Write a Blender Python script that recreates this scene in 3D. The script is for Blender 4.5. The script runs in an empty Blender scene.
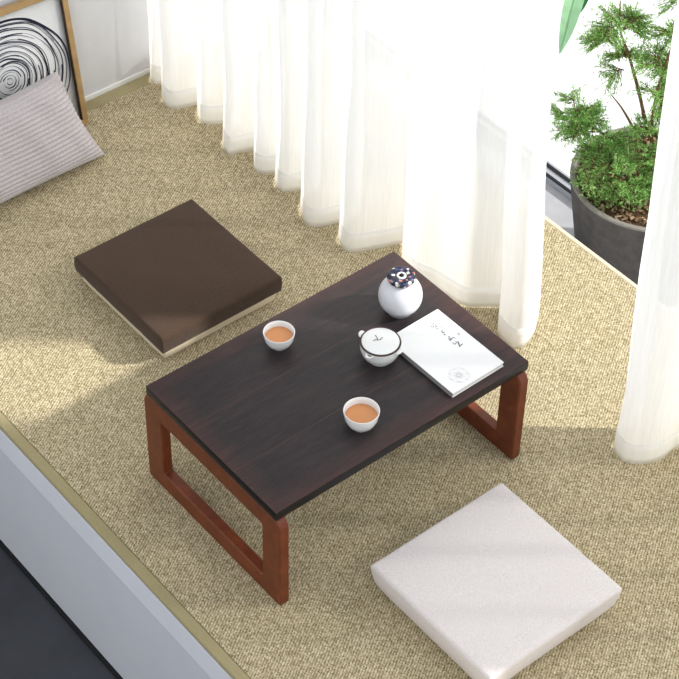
import bpy, bmesh, math, random
from mathutils import Vector, Matrix, noise

random.seed(7)
C = bpy.context.scene.collection
sc = bpy.context.scene
PI = math.pi

# ------------------------------------------------------------------ camera
CAM = Vector((-1.33379, -1.94151, 2.85902)); YAW = 0.8703089; PIT = 0.7807521; ROLL = 0.0242094; FPX = 1957.07
d = Vector((math.cos(PIT)*math.cos(YAW), math.cos(PIT)*math.sin(YAW), -math.sin(PIT)))
rt = d.cross(Vector((0, 0, 1))).normalized(); up = rt.cross(d)
r2 = math.cos(ROLL)*rt + math.sin(ROLL)*up
u2 = -math.sin(ROLL)*rt + math.cos(ROLL)*up
cd = bpy.data.cameras.new('camera'); cam = bpy.data.objects.new('camera', cd); C.objects.link(cam)
m3 = Matrix((r2, u2, -d)).transposed()
cam.matrix_world = Matrix.Translation(CAM) @ m3.to_4x4()
cd.sensor_width = 36; cd.lens = 36*FPX/679; cd.clip_end = 100
sc.camera = cam

# ------------------------------------------------------------------ materials
def s2l(c):
    return tuple((v/12.92 if v <= .04045 else ((v+.055)/1.055)**2.4) for v in (x/255 for x in c)) + (1,)

def mat(name, col, rough=.6, spec=.3, coat=0, metal=0):
    m = bpy.data.materials.new(name); m.use_nodes = True
    b = m.node_tree.nodes['Principled BSDF']
    b.inputs['Base Color'].default_value = s2l(col)
    b.inputs['Roughness'].default_value = rough
    b.inputs['Specular IOR Level'].default_value = spec
    b.inputs['Coat Weight'].default_value = coat
    b.inputs['Metallic'].default_value = metal
    return m

class NT:
    def __init__(s, m):
        s.t = m.node_tree; s.b = s.t.nodes['Principled BSDF']
    def n(s, typ, **kw):
        k = s.t.nodes.new(typ)
        for a, v in kw.items():
            if a.startswith('i_'):
                k.inputs[a[2:].replace('_', ' ')].default_value = v
            else:
                setattr(k, a, v)
        return k
    def l(s, a, b): s.t.links.new(a, b)
    def coord(s, scale=(1, 1, 1), rot=(0, 0, 0), which='Object'):
        tc = s.n('ShaderNodeTexCoord'); mp = s.n('ShaderNodeMapping')
        mp.inputs['Scale'].default_value = scale; mp.inputs['Rotation'].default_value = rot
        s.l(tc.outputs[which], mp.inputs['Vector']); return mp.outputs['Vector']
    def noise(s, vec, scale, detail=3, rough=.5, dist=0):
        k = s.n('ShaderNodeTexNoise'); k.inputs['Scale'].default_value = scale
        k.inputs['Detail'].default_value = detail; k.inputs['Roughness'].default_value = rough
        k.inputs['Distortion'].default_value = dist
        s.l(vec, k.inputs['Vector']); return k.outputs['Fac']
    def ramp(s, fac, stops):
        k = s.n('ShaderNodeValToRGB'); e = k.color_ramp.elements
        while len(e) < len(stops): e.new(.5)
        for i, (p, c) in enumerate(stops):
            e[i].position = p; e[i].color = s2l(c)
        s.l(fac, k.inputs['Fac']); return k.outputs['Color']
    def mix(s, fac, a, b, mode='MIX'):
        k = s.n('ShaderNodeMix', data_type='RGBA', blend_type=mode)
        for sock, v in ((k.inputs[0], fac), (k.inputs[6], a), (k.inputs[7], b)):
            if hasattr(v, 'links') or isinstance(v, bpy.types.NodeSocket): s.l(v, sock)
            else: sock.default_value = v
        return k.outputs[2]
    def math(s, op, a, b=0.0, c=0.0):
        k = s.n('ShaderNodeMath', operation=op)
        for i, v in enumerate((a, b, c)):
            if isinstance(v, bpy.types.NodeSocket): s.l(v, k.inputs[i])
            else: k.inputs[i].default_value = v
        return k.outputs[0]
    def bump(s, h, strength=.3, dist=.002):
        k = s.n('ShaderNodeBump'); k.inputs['Strength'].default_value = strength
        k.inputs['Distance'].default_value = dist
        s.l(h, k.inputs['Height']); s.l(k.outputs['Normal'], s.b.inputs['Normal'])
    def base(s, c): s.l(c, s.b.inputs['Base Color'])

def m_carpet():
    m = mat('woven_carpet', (178, 164, 130), .95, .05); t = NT(m)
    v = t.coord()
    wob = t.noise(v, 45, 3)
    sx = t.n('ShaderNodeSeparateXYZ'); t.l(v, sx.inputs[0])
    # knotted rows of short yarn loops that run across the mat
    X = t.math('ADD', sx.outputs[0], t.math('MULTIPLY', wob, .006))
    Y = t.math('ADD', sx.outputs[1], t.math('MULTIPLY', wob, .008))
    a = t.math('SINE', t.math('MULTIPLY', X, 2*PI/.0048))
    b = t.math('SINE', t.math('ADD', t.math('MULTIPLY', Y, 2*PI/.0062), t.math('MULTIPLY', X, 2*PI/.0096)))
    w = t.math('ADD', t.math('MULTIPLY', t.math('MULTIPLY', a, b), .5), .5)
    vo = t.n('ShaderNodeTexVoronoi'); vo.inputs['Scale'].default_value = 430; t.l(t.coord((1, .6, .1)), vo.inputs['Vector'])
    sc_ = t.n('ShaderNodeSeparateColor'); t.l(vo.outputs['Color'], sc_.inputs[0])
    fine = t.noise(t.coord((1, .6, 1)), 620, 3, .75)
    h = t.math('ADD', t.math('ADD', t.math('MULTIPLY', w, .30), t.math('MULTIPLY', fine, .50)), t.math('MULTIPLY', sc_.outputs[0], .22))
    col = t.ramp(h, [(.28, (92, 80, 56)), (.44, (160, 147, 115)), (.57, (194, 181, 149)), (.73, (238, 228, 204))])
    big = t.noise(v, 5, 3)
    col = t.mix(.25, col, t.ramp(big, [(.3, (122, 116, 100)), (.7, (136, 134, 128))]), 'SOFT_LIGHT')
    t.base(col); t.bump(h, .3, .0012); return m

def m_table_wood():
    m = mat('dark_stained_wood', (52, 42, 44), .40, .32); t = NT(m)
    v = t.coord()
    sx = t.n('ShaderNodeSeparateXYZ'); t.l(v, sx.inputs[0])
    plank = t.math('ADD', t.math('GREATER_THAN', sx.outputs[1], .062), t.math('GREATER_THAN', sx.outputs[1], -.072))
    cv = t.n('ShaderNodeCombineXYZ'); t.l(t.math('MULTIPLY', sx.outputs[0], 1.0), cv.inputs[0])
    t.l(t.math('MULTIPLY', sx.outputs[1], 9.0), cv.inputs[1]); t.l(t.math('MULTIPLY', plank, 3.7), cv.inputs[2])
    cv2 = t.n('ShaderNodeCombineXYZ'); t.l(t.math('MULTIPLY', sx.outputs[0], 1.6), cv2.inputs[0]); t.l(t.math('MULTIPLY', sx.outputs[1], 22.0), cv2.inputs[1]); t.l(t.math('MULTIPLY', plank, 1.7), cv2.inputs[2])
    n1 = t.noise(cv.outputs[0], 6, 5, .6, .6)
    n2 = t.noise(cv2.outputs[0], 22, 5, .7, .2)
    col = t.ramp(n1, [(.25, (24, 21, 23)), (.48, (38, 32, 34)), (.62, (54, 41, 40)), (.76, (84, 56, 48))])
    col = t.mix(.55, col, t.ramp(n2, [(.32, (24, 21, 24)), (.54, (46, 40, 42)), (.74, (74, 60, 56))]))
    # paler reddish wear along the rim of the board
    ex = t.math('ABSOLUTE', t.math('SUBTRACT', sx.outputs[0], .3)); ey = t.math('ABSOLUTE', sx.outputs[1])
    edge = t.math('MAXIMUM', t.math('SUBTRACT', ex, .3-.05), t.math('SUBTRACT', ey, .196-.05))
    ef = t.math('MULTIPLY', t.math('MULTIPLY', t.math('MAXIMUM', edge, 0), 16), n1)
    col = t.mix(t.math('MULTIPLY', ef, .7), col, s2l((98, 58, 50)))
    # plank joints
    j = t.math('MINIMUM', t.math('ABSOLUTE', t.math('SUBTRACT', sx.outputs[1], .062)), t.math('ABSOLUTE', t.math('ADD', sx.outputs[1], .072)))
    jl = t.math('LESS_THAN', j, .0012)
    col = t.mix(t.math('MULTIPLY', jl, .28), col, s2l((96, 62, 54)))
    # dark hard edge round the side faces
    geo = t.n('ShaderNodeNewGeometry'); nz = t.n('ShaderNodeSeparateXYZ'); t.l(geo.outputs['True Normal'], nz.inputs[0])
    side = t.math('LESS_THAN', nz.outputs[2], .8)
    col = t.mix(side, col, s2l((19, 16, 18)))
    t.base(col); t.bump(t.math('ADD', n2, t.math('MULTIPLY', jl, -.6)), .18, .001); return m

def m_red_wood():
    m = mat('red_brown_wood', (130, 62, 36), .42, .4); t = NT(m)
    n = t.noise(t.coord((4, 4, 4)), 8, 5, .6, .8)
    t.base(t.ramp(n, [(.2, (86, 37, 17)), (.5, (107, 49, 23)), (.8, (128, 62, 30))]))
    t.bump(n, .06, .001); return m

def m_fabric(name, c0, c1, scale, rough=.95):
    m = mat(name, c0, rough, .05); t = NT(m)
    v = t.coord()
    n1 = t.noise(t.coord((1, 6, 2)), scale, 2, .6); n2 = t.noise(t.coord((6, 1, 2)), scale, 2, .6)
    h = t.math('MULTIPLY', t.math('ADD', n1, n2), .5)
    t.base(t.ramp(h, [(.35, c0), (.65, c1)])); t.bump(h, .35, .0012)
    t.b.inputs['Sheen Weight'].default_value = .15
    return m

def m_plain_noise(name, c0, c1, scale, rough=.6, spec=.3, bump=.1):
    m = mat(name, c0, rough, spec); t = NT(m)
    n = t.noise(t.coord(), scale, 5, .6)
    t.base(t.ramp(n, [(.3, c0), (.7, c1)]))
    if bump: t.bump(n, bump, .002)
    return m

def m_sheer(name, transp, tint, weave=520):
    m = bpy.data.materials.new(name); m.use_nodes = True
    nt = m.node_tree; nt.nodes.clear()
    o = nt.nodes.new('ShaderNodeOutputMaterial')
    df = nt.nodes.new('ShaderNodeBsdfDiffuse'); tl = nt.nodes.new('ShaderNodeBsdfTranslucent'); tr = nt.nodes.new('ShaderNodeBsdfTransparent')
    for k in (df, tl): k.inputs['Color'].default_value = s2l(tint)
    tc = nt.nodes.new('ShaderNodeTexCoord'); mp = nt.nodes.new('ShaderNodeMapping'); mp.inputs['Scale'].default_value = (1, 1, .04)
    nt.links.new(tc.outputs['Object'], mp.inputs['Vector'])
    nz = nt.nodes.new('ShaderNodeTexNoise'); nz.inputs['Scale'].default_value = 230; nz.inputs['Detail'].default_value = 3
    nt.links.new(mp.outputs['Vector'], nz.inputs['Vector'])
    a = nt.nodes.new('ShaderNodeMixShader'); a.inputs[0].default_value = .52
    nt.links.new(df.outputs[0], a.inputs[1]); nt.links.new(tl.outputs[0], a.inputs[2])
    mr = nt.nodes.new('ShaderNodeMapRange'); mr.inputs['From Min'].default_value = .3; mr.inputs['From Max'].default_value = .7
    mr.inputs['To Min'].default_value = transp*.7; mr.inputs['To Max'].default_value = transp*1.3
    nt.links.new(nz.outputs['Fac'], mr.inputs['Value'])
    b = nt.nodes.new('ShaderNodeMixShader'); nt.links.new(mr.outputs[0], b.inputs[0])
    nt.links.new(a.outputs[0], b.inputs[1]); nt.links.new(tr.outputs[0], b.inputs[2])
    nt.links.new(b.outputs[0], o.inputs['Surface'])
    return m

def m_leaf(name, stops, transl=.5):
    m = mat(name, (90, 150, 70), .5, .3); t = NT(m)
    geo = t.n('ShaderNodeNewGeometry')
    col = t.ramp(geo.outputs['Random Per Island'], stops); t.base(col)
    tl = t.n('ShaderNodeBsdfTranslucent'); t.l(col, tl.inputs['Color'])
    mx = t.n('ShaderNodeMixShader'); mx.inputs[0].default_value = transl
    out = t.t.nodes['Material Output']
    t.l(t.b.outputs[0], mx.inputs[1]); t.l(tl.outputs[0], mx.inputs[2]); t.l(mx.outputs[0], out.inputs['Surface'])
    return m

def m_lid():
    m = mat('floral_lid', (32, 36, 58), .4, .4); t = NT(m)
    v = t.coord()
    vo = t.n('ShaderNodeTexVoronoi'); vo.inputs['Scale'].default_value = 190; t.l(v, vo.inputs['Vector'])
    sp = t.n('ShaderNodeSeparateColor'); t.l(vo.outputs['Color'], sp.inputs[0])
    k = t.n('ShaderNodeValToRGB'); k.color_ramp.interpolation = 'CONSTANT'; e = k.color_ramp.elements
    st = [(0, (24, 27, 46)), (.55, (62, 72, 110)), (.68, (222, 214, 208)), (.78, (204, 132, 118)), (.83, (30, 30, 44)), (.94, (170, 176, 150))]
    while len(e) < len(st): e.new(.5)
    for i, (p, c) in enumerate(st): e[i].position = p; e[i].color = s2l(c)
    t.l(sp.outputs[0], k.inputs['Fac']); t.base(k.outputs['Color']); return m

def m_corduroy():
    m = mat('lavender_grey_corduroy', (190, 183, 184), .95, .05); t = NT(m)
    n = t.noise(t.coord(), 260, 2); t.base(t.ramp(n, [(.3, (180, 172, 174)), (.7, (198, 191, 192))]))
    t.bump(n, .2, .001); t.b.inputs['Sheen Weight'].default_value = .2; return m

def m_bark():
    m = mat('bark_mulch', (96, 78, 60), .9, .1); t = NT(m)
    geo = t.n('ShaderNodeNewGeometry')
    t.base(t.ramp(geo.outputs['Random Per Island'], [(0, (66, 50, 38)), (.35, (110, 86, 64)), (.75, (150, 126, 98)), (1, (192, 172, 142))])); return m

M = dict(
    carpet=m_carpet(), binding=m_plain_noise('carpet_binding', (158, 147, 112), (168, 157, 121), 300, .9, .05),
    wood=m_table_wood(), red=m_red_wood(),
    brown=m_fabric('dark_brown_linen', (60, 47, 38), (86, 68, 56), 240), beige=m_fabric('beige_cotton', (216, 200, 172), (232, 218, 192), 300),
    linen=m_fabric('off_white_linen', (208, 200, 198), (236, 229, 227), 210), cream=m_fabric('cream_cotton', (206, 196, 176), (222, 212, 192), 300),
    white=m_plain_noise('white_painted_panel', (208, 210, 218), (213, 215, 222), 6, .55, .3, .02),
    wall=m_plain_noise('white_wall_paint', (206, 206, 208), (212, 212, 213), 12, .85, .1, .03),
    trim=mat('white_trim', (232, 232, 230), .5), gap=mat('painted_gap_shade', (22, 23, 26), .7),
    floor=m_plain_noise('dark_stone_floor', (48, 50, 56), (64, 66, 72), 7, .45, .35, .03),
    sheer=m_sheer('sheer_curtain', .12, (254, 254, 253)), hem=m_sheer('sheer_hem', .05, (252, 251, 248)),
    porcelain=mat('white_porcelain', (240, 240, 239), .18, .5, .3), rim=mat('dark_brown_rim', (72, 54, 44), .35),
    glaze=m_plain_noise('pale_grey_glaze', (212, 213, 218), (220, 221, 225), 60, .28, .45, 0),
    tea=mat('amber_tea', (206, 138, 84), .08, .5), dark=mat('spout_hole', (24, 22, 22), .6),
    lid=m_lid(), ink=mat('ink', (70, 72, 78), .8), sealink=mat('seal_ink', (190, 140, 136), .8), pale=mat('pale_print', (231, 232, 235), .8),
    paper=mat('white_paper', (242, 242, 242), .7, .2), pages=mat('page_edges', (218, 216, 212), .8), spine=mat('grey_spine', (140, 138, 136), .7),
    oak=m_plain_noise('light_oak', (160, 128, 84), (182, 150, 104), 30, .5, .3, .05), navy=mat('navy_ink', (38, 40, 62), .8), frame_dark=mat('frame_rebate', (66, 48, 32), .6),
    poster=mat('poster_paper', (222, 223, 224), .7, .15), cord=m_corduroy(),
    pot=m_plain_noise('charcoal_concrete', (74, 71, 68), (92, 88, 84), 40, .75, .2, .15), potrim=m_plain_noise('worn_pot_rim', (120, 116, 110), (142, 138, 130), 60, .7, .2, .1),
    soil=mat('dark_soil', (78, 60, 46), .95, .05), bark=m_bark(), stem=mat('brown_stem', (112, 88, 62), .8, .1),
    leaf=m_leaf('fern_leaf', [(0, (108, 168, 78)), (.5, (156, 210, 114)), (1, (204, 236, 166))]),
    broad=m_leaf('broad_leaf', [(0, (150, 196, 150)), (1, (158, 202, 158))], .4), broadd=m_leaf('broad_leaf_dark', [(0, (40, 92, 50)), (1, (50, 104, 58))], .2),
    terrace=m_plain_noise('white_terrace_tile', (236, 237, 238), (242, 242, 242), 5, .6, .3, 0),
    slate=m_plain_noise('grey_balcony_stone', (168, 168, 172), (178, 178, 182), 30, .7, .2, .05),
    alu=mat('grey_aluminium', (168, 170, 176), .4, .5), rail=mat('black_rubber', (26, 28, 34), .5), metal=mat('brushed_metal', (190, 190, 192), .3, .5, 0, 1),
)

# ------------------------------------------------------------------ helpers
def obj(name, bm, mats, parent=None, smooth=False, angle=None, loc=None):
    me = bpy.data.meshes.new(name)
    bmesh.ops.recalc_face_normals(bm, faces=bm.faces[:]) if smooth != 'keep' else None
    bm.to_mesh(me); bm.free()
    for m in (mats if isinstance(mats, (list, tuple)) else [mats]): me.materials.append(M[m])
    o = bpy.data.objects.new(name, me); C.objects.link(o)
    if smooth:
        for p in me.polygons: p.use_smooth = True
        if angle:
            me.set_sharp_from_angle(angle=math.radians(angle))
    if parent: o.parent = parent
    if loc: o.location = loc
    return o

def tag(o, label, cat, group=None, kind=None):
    o['label'] = label; o['category'] = cat
    if group: o['group'] = group
    if kind: o['kind'] = kind
    return o

def struct(name, bm, m, **k):
    o = obj(name, bm, m, **k); o['kind'] = 'structure'; return o

def thing(name, label, cat, loc=(0, 0, 0), rz=0, group=None):
    o = bpy.data.objects.new(name, None); C.objects.link(o); o.location = loc; o.rotation_euler = (0, 0, rz)
    o.empty_display_size = .05
    return tag(o, label, cat, group)

def dup(root, label, loc, rz=None):
    r = root.copy(); C.objects.link(r); r.location = loc; r['label'] = label
    if rz is not None: r.rotation_euler = (0, 0, rz)
    for ch in list(root.children):
        c = ch.copy(); C.objects.link(c); c.parent = r
        for g in list(ch.children):
            e = g.copy(); C.objects.link(e); e.parent = c
    return r

def box(bm, x0, x1, y0, y1, z0, z1, bev=0, seg=2, mi=0):
    r = bmesh.ops.create_cube(bm, size=1)
    vs = r['verts']
    for v in vs:
        v.co = Vector((x0 + (v.co.x+.5)*(x1-x0), y0 + (v.co.y+.5)*(y1-y0), z0 + (v.co.z+.5)*(z1-z0)))
    fs = set(f for v in vs for f in v.link_faces)
    for f in fs: f.material_index = mi
    if bev:
        es = list(set(e for v in vs for e in v.link_edges))
        bmesh.ops.bevel(bm, geom=es, offset=bev, segments=seg, affect='EDGES', profile=.5, material=-1)
    return bm

def nbox(*a, **k): return box(bmesh.new(), *a, **k)

def lathe(bm, prof, n=48, mi=0, mis=None, c=(0, 0)):
    rings = []
    for r, z in prof:
        if r < 1e-6: rings.append([bm.verts.new((c[0], c[1], z))])
        else: rings.append([bm.verts.new((c[0]+r*math.cos(2*PI*i/n), c[1]+r*math.sin(2*PI*i/n), z)) for i in range(n)])
    for k in range(len(rings)-1):
        A, B = rings[k], rings[k+1]
        for i in range(n):
            j = (i+1) % n
            if len(A) == 1 and len(B) == 1: continue
            if len(A) == 1: f = bm.faces.new((A[0], B[i], B[j]))
            elif len(B) == 1: f = bm.faces.new((A[i], B[0], A[j]))
            else: f = bm.faces.new((A[i], B[i], B[j], A[j]))
            f.material_index = mis[k] if mis else mi
    return bm

def cr(pts, n=8):
    """Catmull-Rom through the points"""
    P = [Vector(p) for p in pts]; P = [2*P[0]-P[1]] + P + [2*P[-1]-P[-2]]
    out = []
    for i in range(1, len(P)-2):
        for k in range(n):
            t = k/n; a, b, c, e = P[i-1], P[i], P[i+1], P[i+2]
            out.append(.5*((2*b) + (c-a)*t + (2*a-5*b+4*c-e)*t*t + (-a+3*b-3*c+e)*t**3))
    out.append(P[-2]); return out

def tube(bm, pts, rad, n=8, mi=0):
    P = [Vector(p) for p in pts]; rings = []
    ref = Vector((.3, .2, 1)).normalized()
    for i, p in enumerate(P):
        t = (P[min(i+1, len(P)-1)] - P[max(i-1, 0)]).normalized()
        a = t.cross(ref)
        if a.length < 1e-3: a = t.cross(Vector((1, 0, 0)))
        a.normalize(); b = t.cross(a)
        r = rad(i/(len(P)-1)) if callable(rad) else rad
        rings.append([bm.verts.new(p + r*(math.cos(2*PI*k/n)*a + math.sin(2*PI*k/n)*b)) for k in range(n)])
    for A, B in zip(rings, rings[1:]):
        for k in range(n):
            f = bm.faces.new((A[k], A[(k+1) % n], B[(k+1) % n], B[k])); f.material_index = mi
    for R in (rings[0], rings[-1]):
        f = bm.faces.new(R); f.material_index = mi
    return bm

def ribbon(bm, pts, w, z, mi):
    """flat ink stroke in the xy plane at height z; w may be a function of t"""
    P = [Vector((p[0], p[1])) for p in pts]; prev = None
    for i, p in enumerate(P):
        t = (P[min(i+1, len(P)-1)] - P[max(i-1, 0)])
        if t.length < 1e-9: continue
        t.normalize(); nrm = Vector((-t.y, t.x)); ww = (w(i/(len(P)-1)) if callable(w) else w)/2
        a = bm.verts.new((p.x+nrm.x*ww, p.y+nrm.y*ww, z)); b = bm.verts.new((p.x-nrm.x*ww, p.y-nrm.y*ww, z))
        if prev:
            f = bm.faces.new((prev[0], prev[1], b, a)); f.material_index = mi
        prev = (a, b)

# ------------------------------------------------------------------ setting
YN = -1.6; YW = 1.26; FZ = -.418
struct('floor', nbox(-2.6, -.168, YN, YW, FZ-.05, FZ), 'floor')
struct('wall_left', nbox(-2.6, 1.14, YW, YW+.12, FZ, 2.5), 'wall')
# top slab with a slightly raked front lip
bm = bmesh.new()
lip = [(1.13, -.012), (1.13, -.055), (-.1655, -.055), (-.1665, -.0535), (-.1572, -.0130), (-.1562, -.012)]
A_ = [bm.verts.new((x, YN, z)) for x, z in lip]; B_ = [bm.verts.new((x, YW, z)) for x, z in lip]
for k in range(len(lip)): bm.faces.new((A_[k], A_[(k+1) % len(lip)], B_[(k+1) % len(lip)], B_[k]))
bm.faces.new(A_); bm.faces.new(B_)
struct('platform_top', bm, 'white')
struct('platform_front', nbox(-.162, 1.128, YN, YW, FZ, -.0575), 'white')
struct('baseboard_left', nbox(-.155, 1.13, YW-.006, YW, -.0115, .010, bev=.001, seg=1), 'trim')
struct('gap_shade_strip', nbox(-.171, -.1622, YN, YW, FZ, FZ+.006), 'gap')  # near-black strip paints in the shadow line where platform meets floor
# balcony outside the open window
struct('balcony_floor', nbox(1.131, 1.482, YN, 3.2, -.36, -.30), 'slate')
bm = nbox(1.4825, 1.53, YN, 3.2, -.36, -.285, mi=0)
box(bm, 1.4845, 1.492, YN, 3.2, -.285, -.281, mi=1); box(bm, 1.511, 1.520, YN, 3.2, -.285, -.281, mi=1)
struct('trim_2', bm, ['alu', 'rail'])
struct('terrace_floor', nbox(1.5305, 5.5, YN, 6.0, -.36, -.292), 'terrace')

# carpet
ct = thing('woven_carpet', 'olive beige woven carpet covering the raised platform', 'carpet', (.49, 0, -.0115))
CX0, CX1, CY0, CY1 = -.155, 1.135, YN+.003, YW-.0065
obj('pile', nbox(CX0+.0225-.49, CX1-.0125-.49, CY0, CY1-.0355, 0, .0105), 'carpet', ct)
bm = nbox(CX0-.49, CX0+.022-.49, CY0, CY1, 0, .0110, bev=.002, seg=1)
obj('binding', bm, 'binding', ct)
obj('binding', nbox(CX0+.0225-.49, CX1-.0125-.49, CY1-.035, CY1, 0, .0108, bev=.0015, seg=1), 'binding', ct)
obj('binding', nbox(CX1-.012-.49, CX1-.49, CY0, CY1, -.004, .0112, bev=.002, seg=1), 'beige', ct)
G = 0.0    # carpet surface

# ------------------------------------------------------------------ curtains
def curtain(name, path, label, end_lean, start_lean, ztop=2.25, wav=.012, seed=1):
    root = thing(name, label, 'curtain', (0, 0, 0), 0, None)
    P = cr(path, 10); n = len(P)
    rnd = random.Random(seed)
    zs = [.055, .10, .16, .24, .34, .46, .6, .78, 1.0, 1.3, 1.65, 2.0, ztop]
    hz = [.003, .018, .036, .055]
    cx = sum(p.x for p in P)/n
    def pos(i, z):
        p = P[i]; s = i/(n-1); f = z/ztop
        # folds relax slowly with height, hem flares a little
        x = cx + (p.x-cx)*(1-.35*f) ; y = p.y
        y += end_lean*z*max(0, (s-.72)/.28) + start_lean*z*max(0, (.28-s)/.28)
        k = noise.noise(Vector((s*26+seed, z*3.1, seed)))
        k2 = noise.noise(Vector((s*70+seed, z*9, seed+5)))
        amp = wav*min(1, .25+z*2)
        x += amp*k + .003*k2
        y += .004*noise.noise(Vector((s*30, z*4, seed+9)))
        if z < .2: x -= .004*(1-z/.2)**2
        return Vector((x, y, z + (.002*abs(k2) if z < .01 else 0)))
    def sheet(zl):
        bm = bmesh.new(); rows = [[bm.verts.new(pos(i, z)) for i in range(n)] for z in zl]
        for a, b in zip(rows, rows[1:]):
            for i in range(n-1): bm.faces.new((a[i], a[i+1], b[i+1], b[i]))
        return bm
    obj('sheer_panel', sheet(zs), 'sheer', root, smooth=True)
    # doubled hem
    bm = sheet(hz)
    o = obj('hem', bm, 'hem', root, smooth=True)
    md = o.modifiers.new('t', 'SOLIDIFY'); md.thickness = .0016; md.offset = 0
    return root, P

path1 = [(.80, 1.247), (.755, 1.244), (.732, 1.228), (.733, 1.20), (.775, 1.175), (.735, 1.16), (.71, 1.148), (.702, 1.105), (.744, 1.082), (.795, 1.070), (.752, 1.062),
         (.729, 1.015), (.762, .987), (.80, .962), (.755, .945), (.725, .93), (.709, .885), (.752, .868), (.795, .850), (.745, .832), (.722, .80), (.741, .774), (.775, .763), (.738, .752),
         (.727, .708), (.763, .686), (.80, .668), (.755, .655), (.725, .64), (.702, .578), (.755, .55), (.81, .538), (.755, .526), (.726, .508), (.716, .458), (.775, .428), (.825, .408), (.805, .385), (.785, .36),
         (.772, .31), (.788, .25), (.794, .206), (.806, .17), (.849, .135), (.872, .112), (.845, .096), (.803, .078), (.793, .034), (.812, .012), (.85, .022), (.885, .046), (.912, .068)]
c1, _ = curtain('sheer_curtain', path1, 'wide white sheer curtain hanging in folds from the wall to behind the table', .062, 0, seed=3)
path2 = [(.84, -.30), (.80, -.29), (.765, -.305), (.752, -.335), (.765, -.365), (.81, -.385), (.86, -.385), (.90, -.42), (.875, -.48), (.81, -.50), (.765, -.53), (.775, -.57),
         (.85, -.59), (.87, -.63), (.81, -.66), (.76, -.70), (.79, -.75), (.87, -.77), (.85, -.82), (.77, -.86), (.79, -.92), (.86, -.95), (.80, -1.0), (.76, -1.04), (.84, -1.1)]
c2, _ = curtain('sheer_curtain', path2, 'white sheer curtain at the right edge in front of the potted fern', 0, .045, seed=8)
# rail from which both curtains hang
bm = bmesh.new(); tube(bm, [(.82, -1.5, 2.262), (.82, 1.255, 2.262)], .011, 14)
tag(obj('curtain_rail', bm, 'metal', smooth=True, angle=40), 'metal curtain rail above the white sheer curtains', 'curtain rail')

# ------------------------------------------------------------------ low table
tb = thing('low_tea_table', 'low rectangular tea table with dark plank top and red-brown loop legs', 'table', (0, 0, G))
W2 = .196; H = .254
bm = nbox(.003, .604, -W2, W2, .232, H, bev=.0022, seg=2)
obj('tabletop', bm, 'wood', tb, smooth=True, angle=40)
def loop_leg(x0, x1):
    y0, y1, z0, z1 = -W2-.009, W2+.011, 0.0, .2315
    def ring(a0, a1, b0, b1, rt_, rb, k=6):
        pts = []
        for (cy, cz, r, st) in ((a1, b1, rt_, 0), (a0, b1, rt_, 1), (a0, b0, rb, 2), (a1, b0, rb, 3)):
            ccy = cy - r if cy == a1 else cy + r; ccz = cz - r if cz == b1 else cz + r
            for i in range(k+1):
                an = st*PI/2 + i/k*PI/2
                pts.append((ccy + r*math.cos(an), ccz + r*math.sin(an)))
        return pts
    def loops(i):  # outer, inner with inset for a small chamfer
        return (ring(y0+i, y1-i, z0+i, z1-i, .022, .004), ring(y0+.052-i, y1-.052+i, z0+.043-i, z1-.045+i, .004, .004))
    bm = bmesh.new(); c = .0022
    rows = []
    O0, I0 = loops(0); O1, I1 = loops(c)
    for x, L in ((x0, O1), (x0+c, O0), (x1-c, O0), (x1, O1), (x1, I1), (x1-c, I0), (x0+c, I0), (x0, I1)):
        rows.append([bm.verts.new((x, p[0], p[1])) for p in L])
    n = len(rows[0])
    for a, b in zip(rows, rows[1:] + rows[:1]):
        for i in range(n): bm.faces.new((a[i], a[(i+1) % n], b[(i+1) % n], b[i]))
    return bm
obj('leg', loop_leg(.004, .026), 'red', tb, smooth=True, angle=30)
obj('leg', loop_leg(.578, .600), 'red', tb, smooth=True, angle=30)

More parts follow.
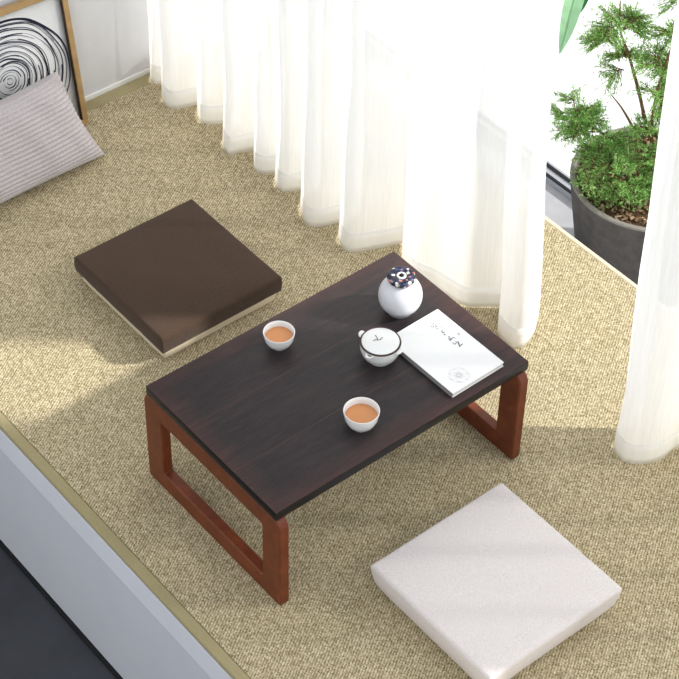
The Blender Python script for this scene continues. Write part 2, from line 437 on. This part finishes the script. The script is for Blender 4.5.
# ------------------------------------------------------------------ floor cushions
def cushion(name, label, cx, cy, w, l, mats, zb, zt, inset, taper):
    t = thing(name, label, 'cushion', (cx, cy, G), 0, None)
    bm = bmesh.new(); N = 20
    r = .012
    # rounded slab with a soft crown
    def shell(hw, hl, z0, z1, re, rc, crown, taper=0):
        """slab with crisp upright corners (rc), softly rolled top edge (re) and a slight crown"""
        bm = bmesh.new(); K = 5; rings = []
        prof = [(re*.45, z0), (re*.12, z0+re*.2), (0, z0+re*.55)]
        nb = 4
        prof = [(a_ + taper, b_) for a_, b_ in prof]
        prof += [(taper*(1-q/(nb+1)) - .0012*math.sin(PI*q/(nb+1)), z0+re*.55+(z1-re-z0-re*.55)*q/(nb+1)) for q in range(1, nb+1)]
        prof += [(re*(1-math.cos(a_)), z1-re+re*math.sin(a_)) for a_ in [PI/2*q/6 for q in range(0, 7)]]
        per = []
        M_ = 16
        def outline(ins):
            r = max(rc - ins*.4, .002); x, y = hw-ins, hl-ins; pts = []
            for st, (sx_, sy_) in enumerate(((1, 1), (-1, 1), (-1, -1), (1, -1))):
                for q in range(K+1):
                    a_ = st*PI/2 + PI/2*q/K
                    pts.append((sx_*(x-r) + r*math.cos(a_), sy_*(y-r) + r*math.sin(a_)))
                nx = ((-1, 1), (-1, -1), (1, -1), (1, 1))[st]
                a0 = pts[-1]; a_ = (st+1)*PI/2; b0 = (nx[0]*(x-r) + r*math.cos(a_), nx[1]*(y-r) + r*math.sin(a_))
                for q in range(1, M_): pts.append((a0[0]+(b0[0]-a0[0])*q/M_, a0[1]+(b0[1]-a0[1])*q/M_))
            return pts
        for ins, z in prof: rings.append([(p[0], p[1], z) for p in outline(ins)])
        for q in range(1, 9):   # rings running in over the top
            f = q/9; top = rings[len(prof)-1]
            rings.append([(p[0]*(1-f), p[1]*(1-f), z1) for p in top])
        V = []
        for R__ in rings:
            row = []
            for (x, y, z) in R__:
                k = max(0, 1-(x/hw)**2)*max(0, 1-(y/hl)**2); f = (z-z0)/(z1-z0)
                if f > .9: z += crown*k**.5 + .0010*noise.noise(Vector((x*24, y*24, 0)))*min(1, k*4)
                wv = .0008*noise.noise(Vector((x*30, y*30, z*40)))
                row.append(bm.verts.new((x+wv, y+wv, z)))
            V.append(row)
        n_ = len(V[0])
        for A, B in zip(V, V[1:]):
            for q in range(n_): bm.faces.new((A[q], A[(q+1) % n_], B[(q+1) % n_], B[q]))
        ctop = bm.verts.new((0, 0, z1+crown)); 
        for q in range(n_): bm.faces.new((V[-1][q], V[-1][(q+1) % n_], ctop))
        bm.faces.new(V[0])
        return bm
    obj('base_pad', shell(w/2-inset, l/2-inset, 0.0005, zb, .003, .006, 0), mats[1], t, smooth=True, angle=60)
    obj('cover', shell(w/2, l/2, zb+.0005, zt, .007, .0035, .003, taper), mats[0], t, smooth=True, angle=60)
    return t
cushion('floor_cushion', 'square dark brown fabric floor cushion with a beige underside', .352, .592, .309, .322, ('brown', 'beige'), .026, .068, .010, .001)
cushion('floor_cushion', 'square off-white linen floor cushion in front of the table', .322, -.4335, .324, .324, ('linen', 'cream'), .008, .067, .012, .008)

# ------------------------------------------------------------------ tea things
def teacup(x, y, R, Hc, label):
    t = thing('teacup', label, 'cup', (x, y, H), 0, 'white teacups of amber tea')
    bm = bmesh.new()
    rb = R*.53
    prof = [(0, .003), (rb-.003, .003), (rb-.002, .0002), (rb, .0002), (rb+.0005, .004), (R*.78, Hc*.25), (R*.915, Hc*.52), (R*.98, Hc*.80), (R, Hc-.0006), (R-.0008, Hc), (R-.002, Hc-.0008),
            (R*.98-.0022, Hc*.80), (R*.915-.0022, Hc*.52), (R*.78-.0022, Hc*.28), (R*.4, Hc*.15), (0, Hc*.13)]
    lathe(bm, prof, 56)
    obj('cup_body', bm, 'porcelain', t, smooth=True, angle=50)
    zt = Hc*.66
    bm = bmesh.new(); rr = R*.938-.0026
    lathe(bm, [(0, zt), (rr, zt), (R*.89-.003, Hc*.52), (R*.76-.0032, Hc*.30), (R*.38, Hc*.17), (0, Hc*.155)], 48)
    obj('tea', bm, 'tea', t, smooth=True, angle=30)
    return t
teacup(.2625, .128, .0302, .035, 'smaller white teacup of amber tea near the brown cushion side of the table')
teacup(.2525, -.1265, .0332, .040, 'larger white teacup of amber tea nearest the front edge of the table')

# lidded teapot
tp = thing('lidded_teapot', 'small white lidded teapot with a thin brown rim beside the book', 'teapot', (.390, -.0155, H))
R = .0385; Hc = .042
bm = bmesh.new()
lathe(bm, [(0, .004), (.020, .004), (.021, .0003), (.0235, .0003), (.024, .004), (.0328, .012), (.0375, .024), (R, .035), (R, Hc)], 64)
lathe(bm, [(R, Hc), (R-.0025, Hc), (R-.0035, .034), (.030, .013), (0, .008)], 64)
obj('teapot_body', bm, 'porcelain', tp, smooth=True, angle=50)
bm = bmesh.new(); lathe(bm, [(R-.0032, Hc-.001), (R-.0022, Hc+.0010), (R-.0010, Hc+.0016), (R+.0003, Hc+.0008), (R+.0005, Hc-.0004)], 64)
obj('rim', bm, 'rim', tp, smooth=True)
bm = bmesh.new()
lathe(bm, [(0, Hc+.0005), (R-.0034, Hc+.0005), (R-.0030, Hc+.0016), (R-.005, Hc+.0032), (R*.6, Hc+.0054), (R*.3, Hc+.0064), (0, Hc+.0067)], 64)
def lidz(x, y):
    r = math.hypot(x, y)/R
    return Hc + .0067 - .0035*r*r + .0006
for st in ([(-.7, 14.4), (-2.0, 10.5), (-3.0, 6.3)], [(-13.2, 5.8), (-8.2, 4.3), (-2.7, -.8)], [(-3, 6.3), (-5, 3), (-6.3, .3)], [(-2.3, -.4), (2, 0.2), (6.4, 1.5)]):
    P = cr([(a/1000, b/1000, 0) for a, b in st], 5); b0 = len(bm.verts)
    ribbon(bm, P, lambda t: .0019*(1-.5*t), 0, 1)
    bm.verts.ensure_lookup_table()
    for v in bm.verts[b0:]: v.co.z = lidz(v.co.x, v.co.y)
obj('lid', bm, ['porcelain', 'ink'], tp, smooth=True, angle=50)
for an in (107, -73):
    a = math.radians(an); dr = Vector((math.cos(a), math.sin(a), 0)); sd = Vector((-dr.y, dr.x, 0))
    bm = bmesh.new()
    # flat ear-shaped lug
    bmesh.ops.create_uvsphere(bm, u_segments=20, v_segments=12, radius=1)
    for v in bm.verts:
        p = v.co.copy(); v.co = dr*(R+.0025+p.x*.0062) + sd*(p.y*.0085) + Vector((0, 0, Hc-.0035+p.z*.0036+max(0, p.x)*.003))
    obj('lug', bm, 'porcelain', tp, smooth=True)
a = math.radians(200); dr = Vector((math.cos(a), math.sin(a), 0)); sd = Vector((-dr.y, dr.x, 0))
bm = bmesh.new()
rows = []
for k in range(7):
    f = k/6; rad = .0092*(1-.45*f); row = []
    for i in range(13):
        an = PI + PI*i/12
        row.append(dr*(R-.003+.013*f) + sd*(rad*math.cos(an)) + Vector((0, 0, Hc-.001+.001*f + rad*.9*math.sin(an)*(1-.45*f))))
    rows.append(row)
def shellgrid(bm, rows):
    V = [[bm.verts.new(p) for p in r] for r in rows]
    for A, B in zip(V, V[1:]):
        for i in range(len(A)-1): bm.faces.new((A[i], A[i+1], B[i+1], B[i]))
shellgrid(bm, rows)
bm2 = bmesh.new()
sp = obj('spout', bm, 'porcelain', tp, smooth=True)
md = sp.modifiers.new('t', 'SOLIDIFY'); md.thickness = .0016
bm = bmesh.new()
vs = [bm.verts.new(dr*(R+.0012+.0016*math.sin(t*PI/8)) + sd*(.0050*math.cos(t*PI/8)) + Vector((0, 0, Hc-.0022))) for t in range(9)]
bm.faces.new(vs)
obj('spout_opening', bm, 'dark', sp)

# tea caddy jar
jr = thing('tea_caddy', 'round pale grey ceramic jar with a dark floral lid', 'jar', (.503, .060, H))
R = .0425
bm = bmesh.new(); prof = [(0, .0015), (.0215, .0015), (.0225, .0003), (.0245, .0003)]
for k in range(1, 19):
    an = -PI/2 + .58 + (PI-.58-.62)*k/18
    prof.append((R*math.cos(an)**.84, .0405 + .0405*math.sin(an)))
prof += [(.0235, .0772), (.0205, .0772), (.0205, .055), (0, .055)]
lathe(bm, prof, 64); obj('jar_body', bm, 'glaze', jr, smooth=True, angle=50)
bm = bmesh.new()
prof = [(0, .0745), (.022, .0745)]
for k in range(0, 13):
    an = -PI/2 + PI*k/12
    prof.append((.0205 + .0068*math.cos(an), .0815 + .0070*math.sin(an)))
prof += [(.015, .0875), (.009, .0845), (.0062, .0835), (0, .0835)]
lathe(bm, prof, 64)
# gathered folds of the cloth round the lid
for v in bm.verts:
    r = math.hypot(v.co.x, v.co.y)
    if r > .010:
        an = math.atan2(v.co.y, v.co.x); k = 1 + .018*math.sin(an*16)
        v.co.x *= k; v.co.y *= k
ld = obj('lid', bm, 'lid', jr, smooth=True); ld.location.z = .0045
bm = bmesh.new(); lathe(bm, [(.0095, .0850), (.0092, .0868), (.0068, .0876), (.0050, .0862), (.0044, .0838)], 32); obj('lid_ring', bm, 'porcelain', ld, smooth=True)
bm = bmesh.new(); lathe(bm, [(0, .0836), (.0038, .0836), (.0040, .087), (.0025, .0895), (0, .090)], 24); obj('lid_knob', bm, 'dark', ld, smooth=True)

# book
bk = thing('book', 'white paperback book with grey brush-style writing lying on the table', 'book', (.4915, -.0845, H), math.radians(.8))
BW, BL, BT = .0645, .0925, .0105
bm = nbox(-BW+.001, BW-.0012, -BL+.0012, BL-.0012, .0010, BT-.0009)
obj('pages', bm, 'pages', bk)
obj('back_cover', nbox(-BW, BW, -BL, BL, .0002, .0009), 'paper', bk)
obj('spine', nbox(-BW-.0006, -BW+.0003, -BL, BL, .0002, BT), 'spine', bk)
bm = nbox(-BW+.0004, BW, -BL, BL, BT-.0008, BT)
TXT = [[(22.9, 63.4), (30.9, 67.4)], [(31.9, 68.6), (33.3, 63.4), (31.0, 59.1)], [(28.1, 57.4), (36.7, 58.7)], [(25.8, 53.1), (32.3, 52.0)], [(38.1, 53.5), (37.1, 49.0)], [(29.5, 62.4), (22.6, 59.6)],
       [(29.5, 42.0), (34.2, 42.4)], [(28.3, 38.9), (33.7, 36.7)], [(28.8, 34.5), (28.9, 29.5)], [(31.6, 24.2), (30.2, 19.2), (27.8, 13.1)], [(27.9, 14.2), (36.1, 15.8), (37.4, 11.6)], [(27.4, 19.4), (25.8, 11.9)],
       [(26.2, 6.3), (25.6, 1.6)], [(32.2, 5.7), (33.9, -1.7), (32.5, -6.6)], [(36.2, 2.5), (27.8, -10.9)], [(30.4, -9.0), (39.0, -7.7)], [(25.7, 0.7), (30.4, 1.0)]]
rnd = random.Random(4)
for k, st in enumerate(TXT):
    w = .0013 + .0008*rnd.random()
    P = cr([(a/1000-.001, b/1000, 0) for a, b in st], 6)
    ribbon(bm, P, (lambda w: lambda t: w*(1.2-.6*t))(w), BT+.0002, 1)
for (a, b) in ((49.9, 17.9), (49.0, 15.0)):
    ribbon(bm, [((a-1.4)/1000, b/1000), ((a+1.4)/1000, b/1000)], .0022, BT+.0002, 2)
for (a, b) in ((-47.1, 66.4), (-47.8, 58), (-48.5, 50), (-49.1, 42)):
    for q in range(3):
        ribbon(bm, [((a-2+q*1.3)/1000, (b+rnd.uniform(-1.5, 1.5))/1000), ((a-.6+q*1.3)/1000, (b+rnd.uniform(-1.5, 1.5))/1000)], .0005, BT+.0002, 3)
# faint round ornament
for q in range(7):
    an0 = q*2*PI/7
    P = [(-.0235 + .012*math.cos(an0) + .0085*math.cos(t*2*PI/20), -.0640 + .012*math.sin(an0) + .0085*math.sin(t*2*PI/20), 0) for t in range(21)]
    ribbon(bm, P, .0008, BT+.0002, 3)
for r_ in (.004, .008, .018):
    P = [(-.0235 + r_*math.cos(t*2*PI/24), -.0640 + r_*math.sin(t*2*PI/24), 0) for t in range(25)]
    ribbon(bm, P, .0007, BT+.0002, 3)
obj('front_cover', bm, ['paper', 'ink', 'sealink', 'pale'], bk, smooth='keep')
for p in bpy.data.objects['front_cover'].data.polygons: p.use_smooth = False

# ------------------------------------------------------------------ framed drawing leaning on the wall
FW, FH, FD = .352, .353, .016
pf = thing('framed_drawing', 'light oak framed line drawing of concentric rings leaning on the wall', 'picture', (.5175, 1.190, G), math.radians(-3.5))
LEAN = math.radians(8.5)
# local frame: x to the left is negative, plane leans back; pieces are built flat (x, y=up) then stood up
def stand(bm):
    R_ = Matrix.Rotation(PI/2-LEAN, 4, 'X')
    bmesh.ops.transform(bm, matrix=Matrix.Translation((-FW/2, FD*math.sin(LEAN)*0+.0, .0025)) @ R_, verts=bm.verts[:])
    return bm
fr = .0135
for nm, (x0, x1, y0, y1) in (('rail', (-FW/2, FW/2, FH-fr, FH)), ('rail', (-FW/2, FW/2, 0, fr)), ('stile', (-FW/2, -FW/2+fr, fr, FH-fr)), ('stile', (FW/2-fr, FW/2, fr, FH-fr))):
    bm = nbox(x0, x1, y0, y1, 0, FD, bev=.0012, seg=2)
    obj('frame_'+nm, stand(bm), 'oak', pf)
bm = nbox(-FW/2+fr, FW/2-fr, fr, FH-fr, .001, .004)
for f in bm.faces: f.material_index = 0
bx, by = .0075, .172
rnd = random.Random(11)
nr = 22
for k in range(nr):
    rr = .006 + .140*(k/(nr-1))**.94
    a0 = rnd.uniform(0, 2*PI); span = 2*PI*(rnd.uniform(.75, 1.02) if k < nr-1 else .98)
    ph = rnd.uniform(0, 6); ox, oy = rnd.uniform(-.004, .004)*(k/nr), rnd.uniform(-.004, .004)*(k/nr)
    for rep in range(2 if k > 4 else 1):
        P = []
        ns = 90
        aa = a0 + rep*rnd.uniform(1, 3); sp_ = span*(1 if rep == 0 else rnd.uniform(.4, .85)); dr_ = 0 if rep == 0 else rnd.uniform(-.0035, .0035)
        for i in range(ns+1):
            an = aa + sp_*i/ns
            r_ = rr + dr_ + .0022*(k/nr)*math.sin(3*an+ph) + .0016*(k/nr)*math.sin(7*an+ph*2) + .0028*i/ns
            r_ = min(r_, .150)
            P.append((bx+ox+r_*math.cos(an), by+oy+r_*math.sin(an), 0))
        wb = rnd.uniform(.0016, .0028) if k < nr-1 else .0038
        ribbon(bm, P, (lambda wb, ph: lambda t: wb*(.75+.5*math.sin(t*9+ph)))(wb, ph), .0044 + .00003*k, 1)
obj('poster', stand(bm), ['poster', 'navy'], pf, smooth='keep')
obj('backing_board', stand(nbox(-FW/2+fr, FW/2-fr, fr, FH-fr, -.0002, .0008)), 'frame_dark', pf)
obj('rebate', stand(nbox(FW/2-fr-.0016, FW/2-fr-.0001, fr, FH-fr, .0042, FD-.002)), 'frame_dark', pf)

# ------------------------------------------------------------------ corduroy pillow leaning on the picture
pw = tag(bpy.data.objects.new('corduroy_pillow', None), 'ribbed lavender grey pillow leaning on the framed drawing', 'pillow'); C.objects.link(pw)
PWid, PHt = .48, .225
LP = math.radians(25)
pw.location = (.243, 1.052, G+.004); pw.rotation_euler = (0, 0, math.radians(1.5))
bm = bmesh.new(); NU, NV = 80, 252
def pill(u, v, side):
    # u,v in -1..1 ; edges pull in between pointed corners
    x = u*PWid/2*(1 - .055*(1-v*v)*abs(u)**3)
    y = v*PHt/2*(1 - .085*(1-u*u)*abs(v)**3)
    prof = max(0, (1-u**4))**.62*max(0, (1-v**4))**.62
    h = .050*prof
    rib = .0046*abs(math.cos(v*PI*10.5))**.8*min(1, prof*5+.25)
    wr = .006*noise.noise(Vector((x*9, y*9, side*3)))*prof
    x -= .046*max(0, u)**1.5*(v+1)/2
    return Vector((x, y + PHt/2, side*(h + rib + wr) + (0 if prof > 0 else 0)))
grid = {}
for side in (1, -1):
    for i in range(NU+1):
        for j in range(NV+1):
            if side == -1 and (i in (0, NU) or j in (0, NV)): grid[side, i, j] = grid[1, i, j]; continue
            p = pill(i/NU*2-1, j/NV*2-1, side)
            if i in (0, NU) or j in (0, NV): p.z = .0012*math.cos(j*.45)
            grid[side, i, j] = bm.verts.new(p)
    for i in range(NU):
        for j in range(NV):
            bm.faces.new([grid[side, *q] for q in ((i, j), (i+1, j), (i+1, j+1), (i, j+1))])
# stand it up: local y -> up, leaning back; front face looks towards -y
R_ = Matrix.Rotation(PI/2-LP, 4, 'X')
bmesh.ops.transform(bm, matrix=R_, verts=bm.verts[:])
# settle the underside on the carpet
for v in bm.verts:
    if v.co.z < -.003: v.co.z = -.003 + .12*(v.co.z+.003)
obj('cover', bm, 'cord', pw, smooth=True)

# ------------------------------------------------------------------ potted fern outside
PX, PY, PZ = 1.425, .238, -.2995
pl = thing('potted_fern', 'feathery green fern in a round charcoal pot just outside the window', 'plant', (PX, PY, PZ))
HP = .292; RP = .187
bm = bmesh.new()
lathe(bm, [(0, .001), (.140, .001), (.144, .004), (.158, HP*.35), (.177, HP*.75), (RP, HP-.006), (RP, HP-.001), (RP-.003, HP), (RP-.010, HP), (RP-.013, HP-.003), (RP-.016, HP-.03), (0, HP-.032)], 72,
      mis=[0, 0, 0, 0, 0, 1, 1, 1, 1, 0, 0])
obj('pot', bm, ['pot', 'potrim'], pl, smooth=True, angle=50)
bm = bmesh.new(); lathe(bm, [(0, HP-.030), (RP-.018, HP-.0305), (RP-.0185, HP-.019), (.08, HP-.014), (0, HP-.010)], 40)
obj('soil', bm, 'soil', pl, smooth=True, angle=40)
rnd = random.Random(21)
bm = bmesh.new()
for k in range(900):
    a = rnd.uniform(0, 2*PI); r_ = (RP-.024)*math.sqrt(rnd.random())
    p = Vector((r_*math.cos(a), r_*math.sin(a), HP-.014 - .004*(r_/.13) + rnd.uniform(-.002, .006)))
    ln, wd, th = rnd.uniform(.006, .020), rnd.uniform(.003, .007), rnd.uniform(.0015, .003)
    R_ = Matrix.Translation(p) @ Matrix.Rotation(rnd.uniform(0, PI), 4, 'Z') @ Matrix.Rotation(rnd.uniform(-.6, .6), 4, 'X') @ Matrix.Rotation(rnd.uniform(-.6, .6), 4, 'Y')
    b0 = bmesh.ops.create_cube(bm, size=1)['verts']
    for v in b0: v.co = R_ @ Vector((v.co.x*ln*(1-.3*(v.co.y > 0)), v.co.y*wd, v.co.z*th))
mu = obj('bark_mulch', bm, 'bark', pl); mu['kind'] = 'stuff'

# camera-facing horizontal axes are only used here to describe where the photographed fronds reach
E1 = Vector((math.sin(YAW), -math.cos(YAW), 0)); E2 = Vector((math.cos(YAW), math.sin(YAW), 0))
def at(a, h, dep): return E1*a + E2*dep + Vector((0, 0, HP + h))
stems = [
    [(0, -.02, 0), (-.012, .08, 0), (-.022, .19, .0), (-.012, .30, .01), (.005, .42, .01), (.012, .60, .02)],
    [(.02, -.02, .02), (.030, .10, .03), (.030, .24, .03), (.022, .34, .05), (.034, .46, .05), (.05, .58, .06)],
    [(-.03, -.02, .0), (-.07, .05, .02), (-.12, .095, .03), (-.16, .125, .04), (-.20, .14, .05)],
    [(-.02, .10, .02), (-.05, .20, .04), (-.085, .30, .05), (-.11, .36, .06), (-.118, .43, .07)],
    [(.04, -.02, -.03), (.06, .04, -.06), (.09, .07, -.09), (.11, .10, -.10)],
    [(-.03, -.02, -.03), (-.07, .03, -.06), (-.10, .05, -.06), (-.14, .05, -.06)],
    [(-.02, -.02, .05), (-.04, .06, .08), (-.07, .11, .10), (-.10, .14, .12)],
]
SP = []
for s in stems:
    P = cr([at(*p) for p in s], 6); SP.append(P)
    bm = bmesh.new(); tube(bm, P, lambda t: .0052*(1-.75*t), 8)
    obj('stem', bm, 'stem', pl, smooth=True)

def spray(base, tip, nleaf, seed, ln=(.008, .015), spread=.050):
    rnd = random.Random(seed)
    bm = bmesh.new()
    mid = (base+tip)/2 + Vector((rnd.uniform(-.01, .01), rnd.uniform(-.01, .01), rnd.uniform(.0, .02)))
    P = cr([base, mid, tip], 8)
    tube(bm, P, lambda t: .0014*(1-.6*t)+.0003, 5, 1)
    axis = (tip-base).normalized()
    side = axis.cross(Vector((0, 0, 1)));
    if side.length < .1: side = Vector((1, 0, 0))
    side.normalize(); upv = side.cross(axis)
    # side twigs carrying needle-like leaflets in feathery tufts
    nt = max(5, nleaf//13)
    for k in range(nt):
        t = .25 + .75*k/(nt-1); p0 = P[min(len(P)-1, int(t*(len(P)-1)))]
        sgn = 1 if k % 2 else -1
        L = spread*(1.1-.55*t)*rnd.uniform(.7, 1.25)
        dr_ = (axis*rnd.uniform(.25, .8) + side*sgn*rnd.uniform(.5, 1.1) + upv*rnd.uniform(-.35, .6)).normalized()
        if k == nt-1: dr_ = axis.copy()
        p1 = p0 + dr_*L + Vector((0, 0, -.12*L))
        tube(bm, [p0, (p0+p1)/2 + Vector((0, 0, .05*L)), p1], lambda t: .0007*(1-.5*t), 4, 1)
        for q in range(13):
            tt = .15 + .85*q/12; pb = p0.lerp(p1, tt)
            l_ = rnd.uniform(*ln)*(1-.25*tt); w_ = l_*rnd.uniform(.09, .15)
            v_ = Vector((rnd.gauss(0, 1), rnd.gauss(0, 1), rnd.gauss(0, .8))).normalized()
            dl = (dr_*.7 + v_*.85).normalized(); wv = dl.cross(Vector((rnd.gauss(0, .5), rnd.gauss(0, .5), 1))).normalized(); nn = dl.cross(wv)
            a_ = bm.verts.new(pb); b_ = bm.verts.new(pb + dl*l_*.45 + wv*w_ + nn*l_*.05); c_ = bm.verts.new(pb + dl*l_); e_ = bm.verts.new(pb + dl*l_*.45 - wv*w_ + nn*l_*.05)
            m_ = bm.verts.new(pb + dl*l_*.5 - nn*l_*.02)
            bm.faces.new((a_, b_, m_)); bm.faces.new((b_, c_, m_)); bm.faces.new((c_, e_, m_)); bm.faces.new((e_, a_, m_))
    return bm
# clumps: (sideways, height above the rim, depth, radius, count)
clumps = [(-.187, .150, .04, .05, 5), (-.205, .085, .04, .045, 5), (-.155, .125, .03, .05, 6), (-.116, .085, .02, .05, 6), (-.15, .055, .0, .05, 4), (-.135, .020, -.05, .05, 5), (-.10, .068, -.03, .05, 5),
          (-.065, .015, -.08, .045, 5), (-.03, .035, -.06, .05, 5), (.02, .03, -.07, .05, 3), (-.03, .075, -.02, .055, 4), (.03, .09, -.03, .055, 3), (-.01, .14, .0, .055, 4), (.045, .16, .0, .05, 3), (-.02, .225, .01, .05, 4), (.035, .23, .03, .05, 3),
          (-.150, .315, .06, .04, 3), (-.130, .37, .07, .035, 3), (-.09, .365, .06, .035, 3), (-.10, .29, .05, .03, 2), (-.125, .25, .05, .03, 1),
          (.015, .31, .03, .06, 3), (.005, .385, .02, .06, 3), (.036, .435, .04, .06, 3), (-.05, .515, .03, .04, 2), (.005, .53, .03, .055, 2), (.04, .36, .05, .05, 1), (-.03, .31, .02, .04, 2), (.02, .27, .02, .05, 2)]

sd_ = 100
rnd = random.Random(5)
for (a, h, dep, rad, cnt) in clumps:
    c = at(a, h, dep)
    sp_ = min((p for P in SP for p in P[4:]), key=lambda p: (p-c).length + (.06 if p.z > c.z+.02 else 0))
    for k in range(cnt):
        sd_ += 1
        off = Vector((rnd.gauss(0, 1), rnd.gauss(0, 1), rnd.gauss(0, .8))).normalized()*rad*rnd.uniform(.35, 1.0)
        tip = c + off
        base = sp_.lerp(c, rnd.uniform(.1, .5)) if cnt < 5 else sp_.lerp(c, rnd.uniform(0, .75))
        if tip.z < HP+.012: tip.z = HP+.012+rnd.uniform(0, .02)
        if base.z < HP+.005: base.z = HP+.005
        if (tip-base).length < .03: tip = base + (tip-base).normalized()*.035
        obj('foliage_spray', spray(base, tip, 300 if h < .25 else 420, sd_, spread=.05 if h < .25 else .062), ['leaf', 'stem'], pl, smooth='keep')

# ------------------------------------------------------------------ broad-leaved plant further out (one leaf hangs into view)
bp = thing('broadleaf_plant', 'broad glossy green leaf of a tall plant hanging in beside the curtain', 'plant', (2.45, 1.60, -.2915))
bm = bmesh.new(); lathe(bm, [(0, .001), (.12, .001), (.13, .01), (.16, .26), (.165, .28), (.15, .28), (.145, .24), (0, .24)], 48)
obj('pot', bm, 'pot', bp, smooth=True, angle=50)
def blade(bm, spine, width, nrm_hint, mi=0):
    P = cr(spine, 8); n = len(P); V = []
    for i, p in enumerate(P):
        t = i/(n-1); tg = (P[min(i+1, n-1)]-P[max(i-1, 0)]).normalized()
        s_ = tg.cross(nrm_hint).normalized(); nn = s_.cross(tg)
        w = width*math.sin(PI*min(1, t*.97+.03))**.75*(1-.25*t)
        row = []
        for k in range(-4, 5):
            f = k/4; row.append(bm.verts.new(p + s_*w*f + nn*(.22*w*abs(f)) + nn*.002*math.sin(t*60)*abs(f)))
        V.append(row)
    for A, B in zip(V, V[1:]):
        for k in range(8):
            f = bm.faces.new((A[k], A[k+1], B[k+1], B[k])); f.material_index = mi
o0 = Vector((2.45, 1.60, -.2915))
crown = Vector((2.45, 1.60, .25))
leafs = [([(1.88, .905, .135), (1.81, .872, .045), (1.755, .838, .000), (1.72, .820, -.062), (1.70, .815, -.125)], .028, 'broad'),
         ([(1.95, .985, .03), (1.90, .935, -.01), (1.85, .890, -.055), (1.81, .868, -.085)], .018, 'broadd'),
         ([(2.7, 1.9, .55), (2.85, 2.05, .6), (3.0, 2.2, .52)], .07, 'broad'), ([(2.3, 1.9, .55), (2.2, 2.1, .6), (2.1, 2.3, .5)], .07, 'broad')]
for sp_, w, mt in leafs:
    bm = bmesh.new(); b0 = Vector(sp_[0])
    P = cr([o0+Vector((0, 0, .235)), crown + Vector((0, 0, 0)), (crown+b0)/2+Vector((0, 0, .16)), b0], 8)
    tube(bm, [p-o0 for p in P], lambda t: .009*(1-.6*t), 8); stx = obj('petiole', bm, 'broadd', bp, smooth=True)
    bm = bmesh.new(); blade(bm, [Vector(p)-o0 for p in sp_], w, Vector((-.5, -.55, .55)))
    tube(bm, [p-o0 for p in cr(sp_, 6)], lambda t: .0035*(1-.8*t), 6)
    lf = obj('leaf_blade', bm, mt, stx, smooth=True)

# ------------------------------------------------------------------ light
sun_dir = Vector((.787*math.cos(math.radians(31)), -.617*math.cos(math.radians(31)), math.sin(math.radians(31))))
sl = bpy.data.lights.new('sun', 'SUN'); sl.energy = 4.4; sl.angle = math.radians(2.5); sl.color = (1, .975, .93)
so = bpy.data.objects.new('sun', sl); C.objects.link(so); so.location = sun_dir*4
so.rotation_euler = sun_dir.to_track_quat('Z', 'Y').to_euler()
w = bpy.data.worlds.new('world'); sc.world = w; w.use_nodes = True
bg = w.node_tree.nodes['Background']; bg.inputs[0].default_value = (.94, .97, 1.0, 1); bg.inputs[1].default_value = .9

vs_ = sc.view_settings
sc.display_settings.display_device = 'sRGB'
vs_.view_transform = 'Standard'; vs_.look = 'None'; vs_.gamma = 1; vs_.use_curve_mapping = False; vs_.exposure = 0.15
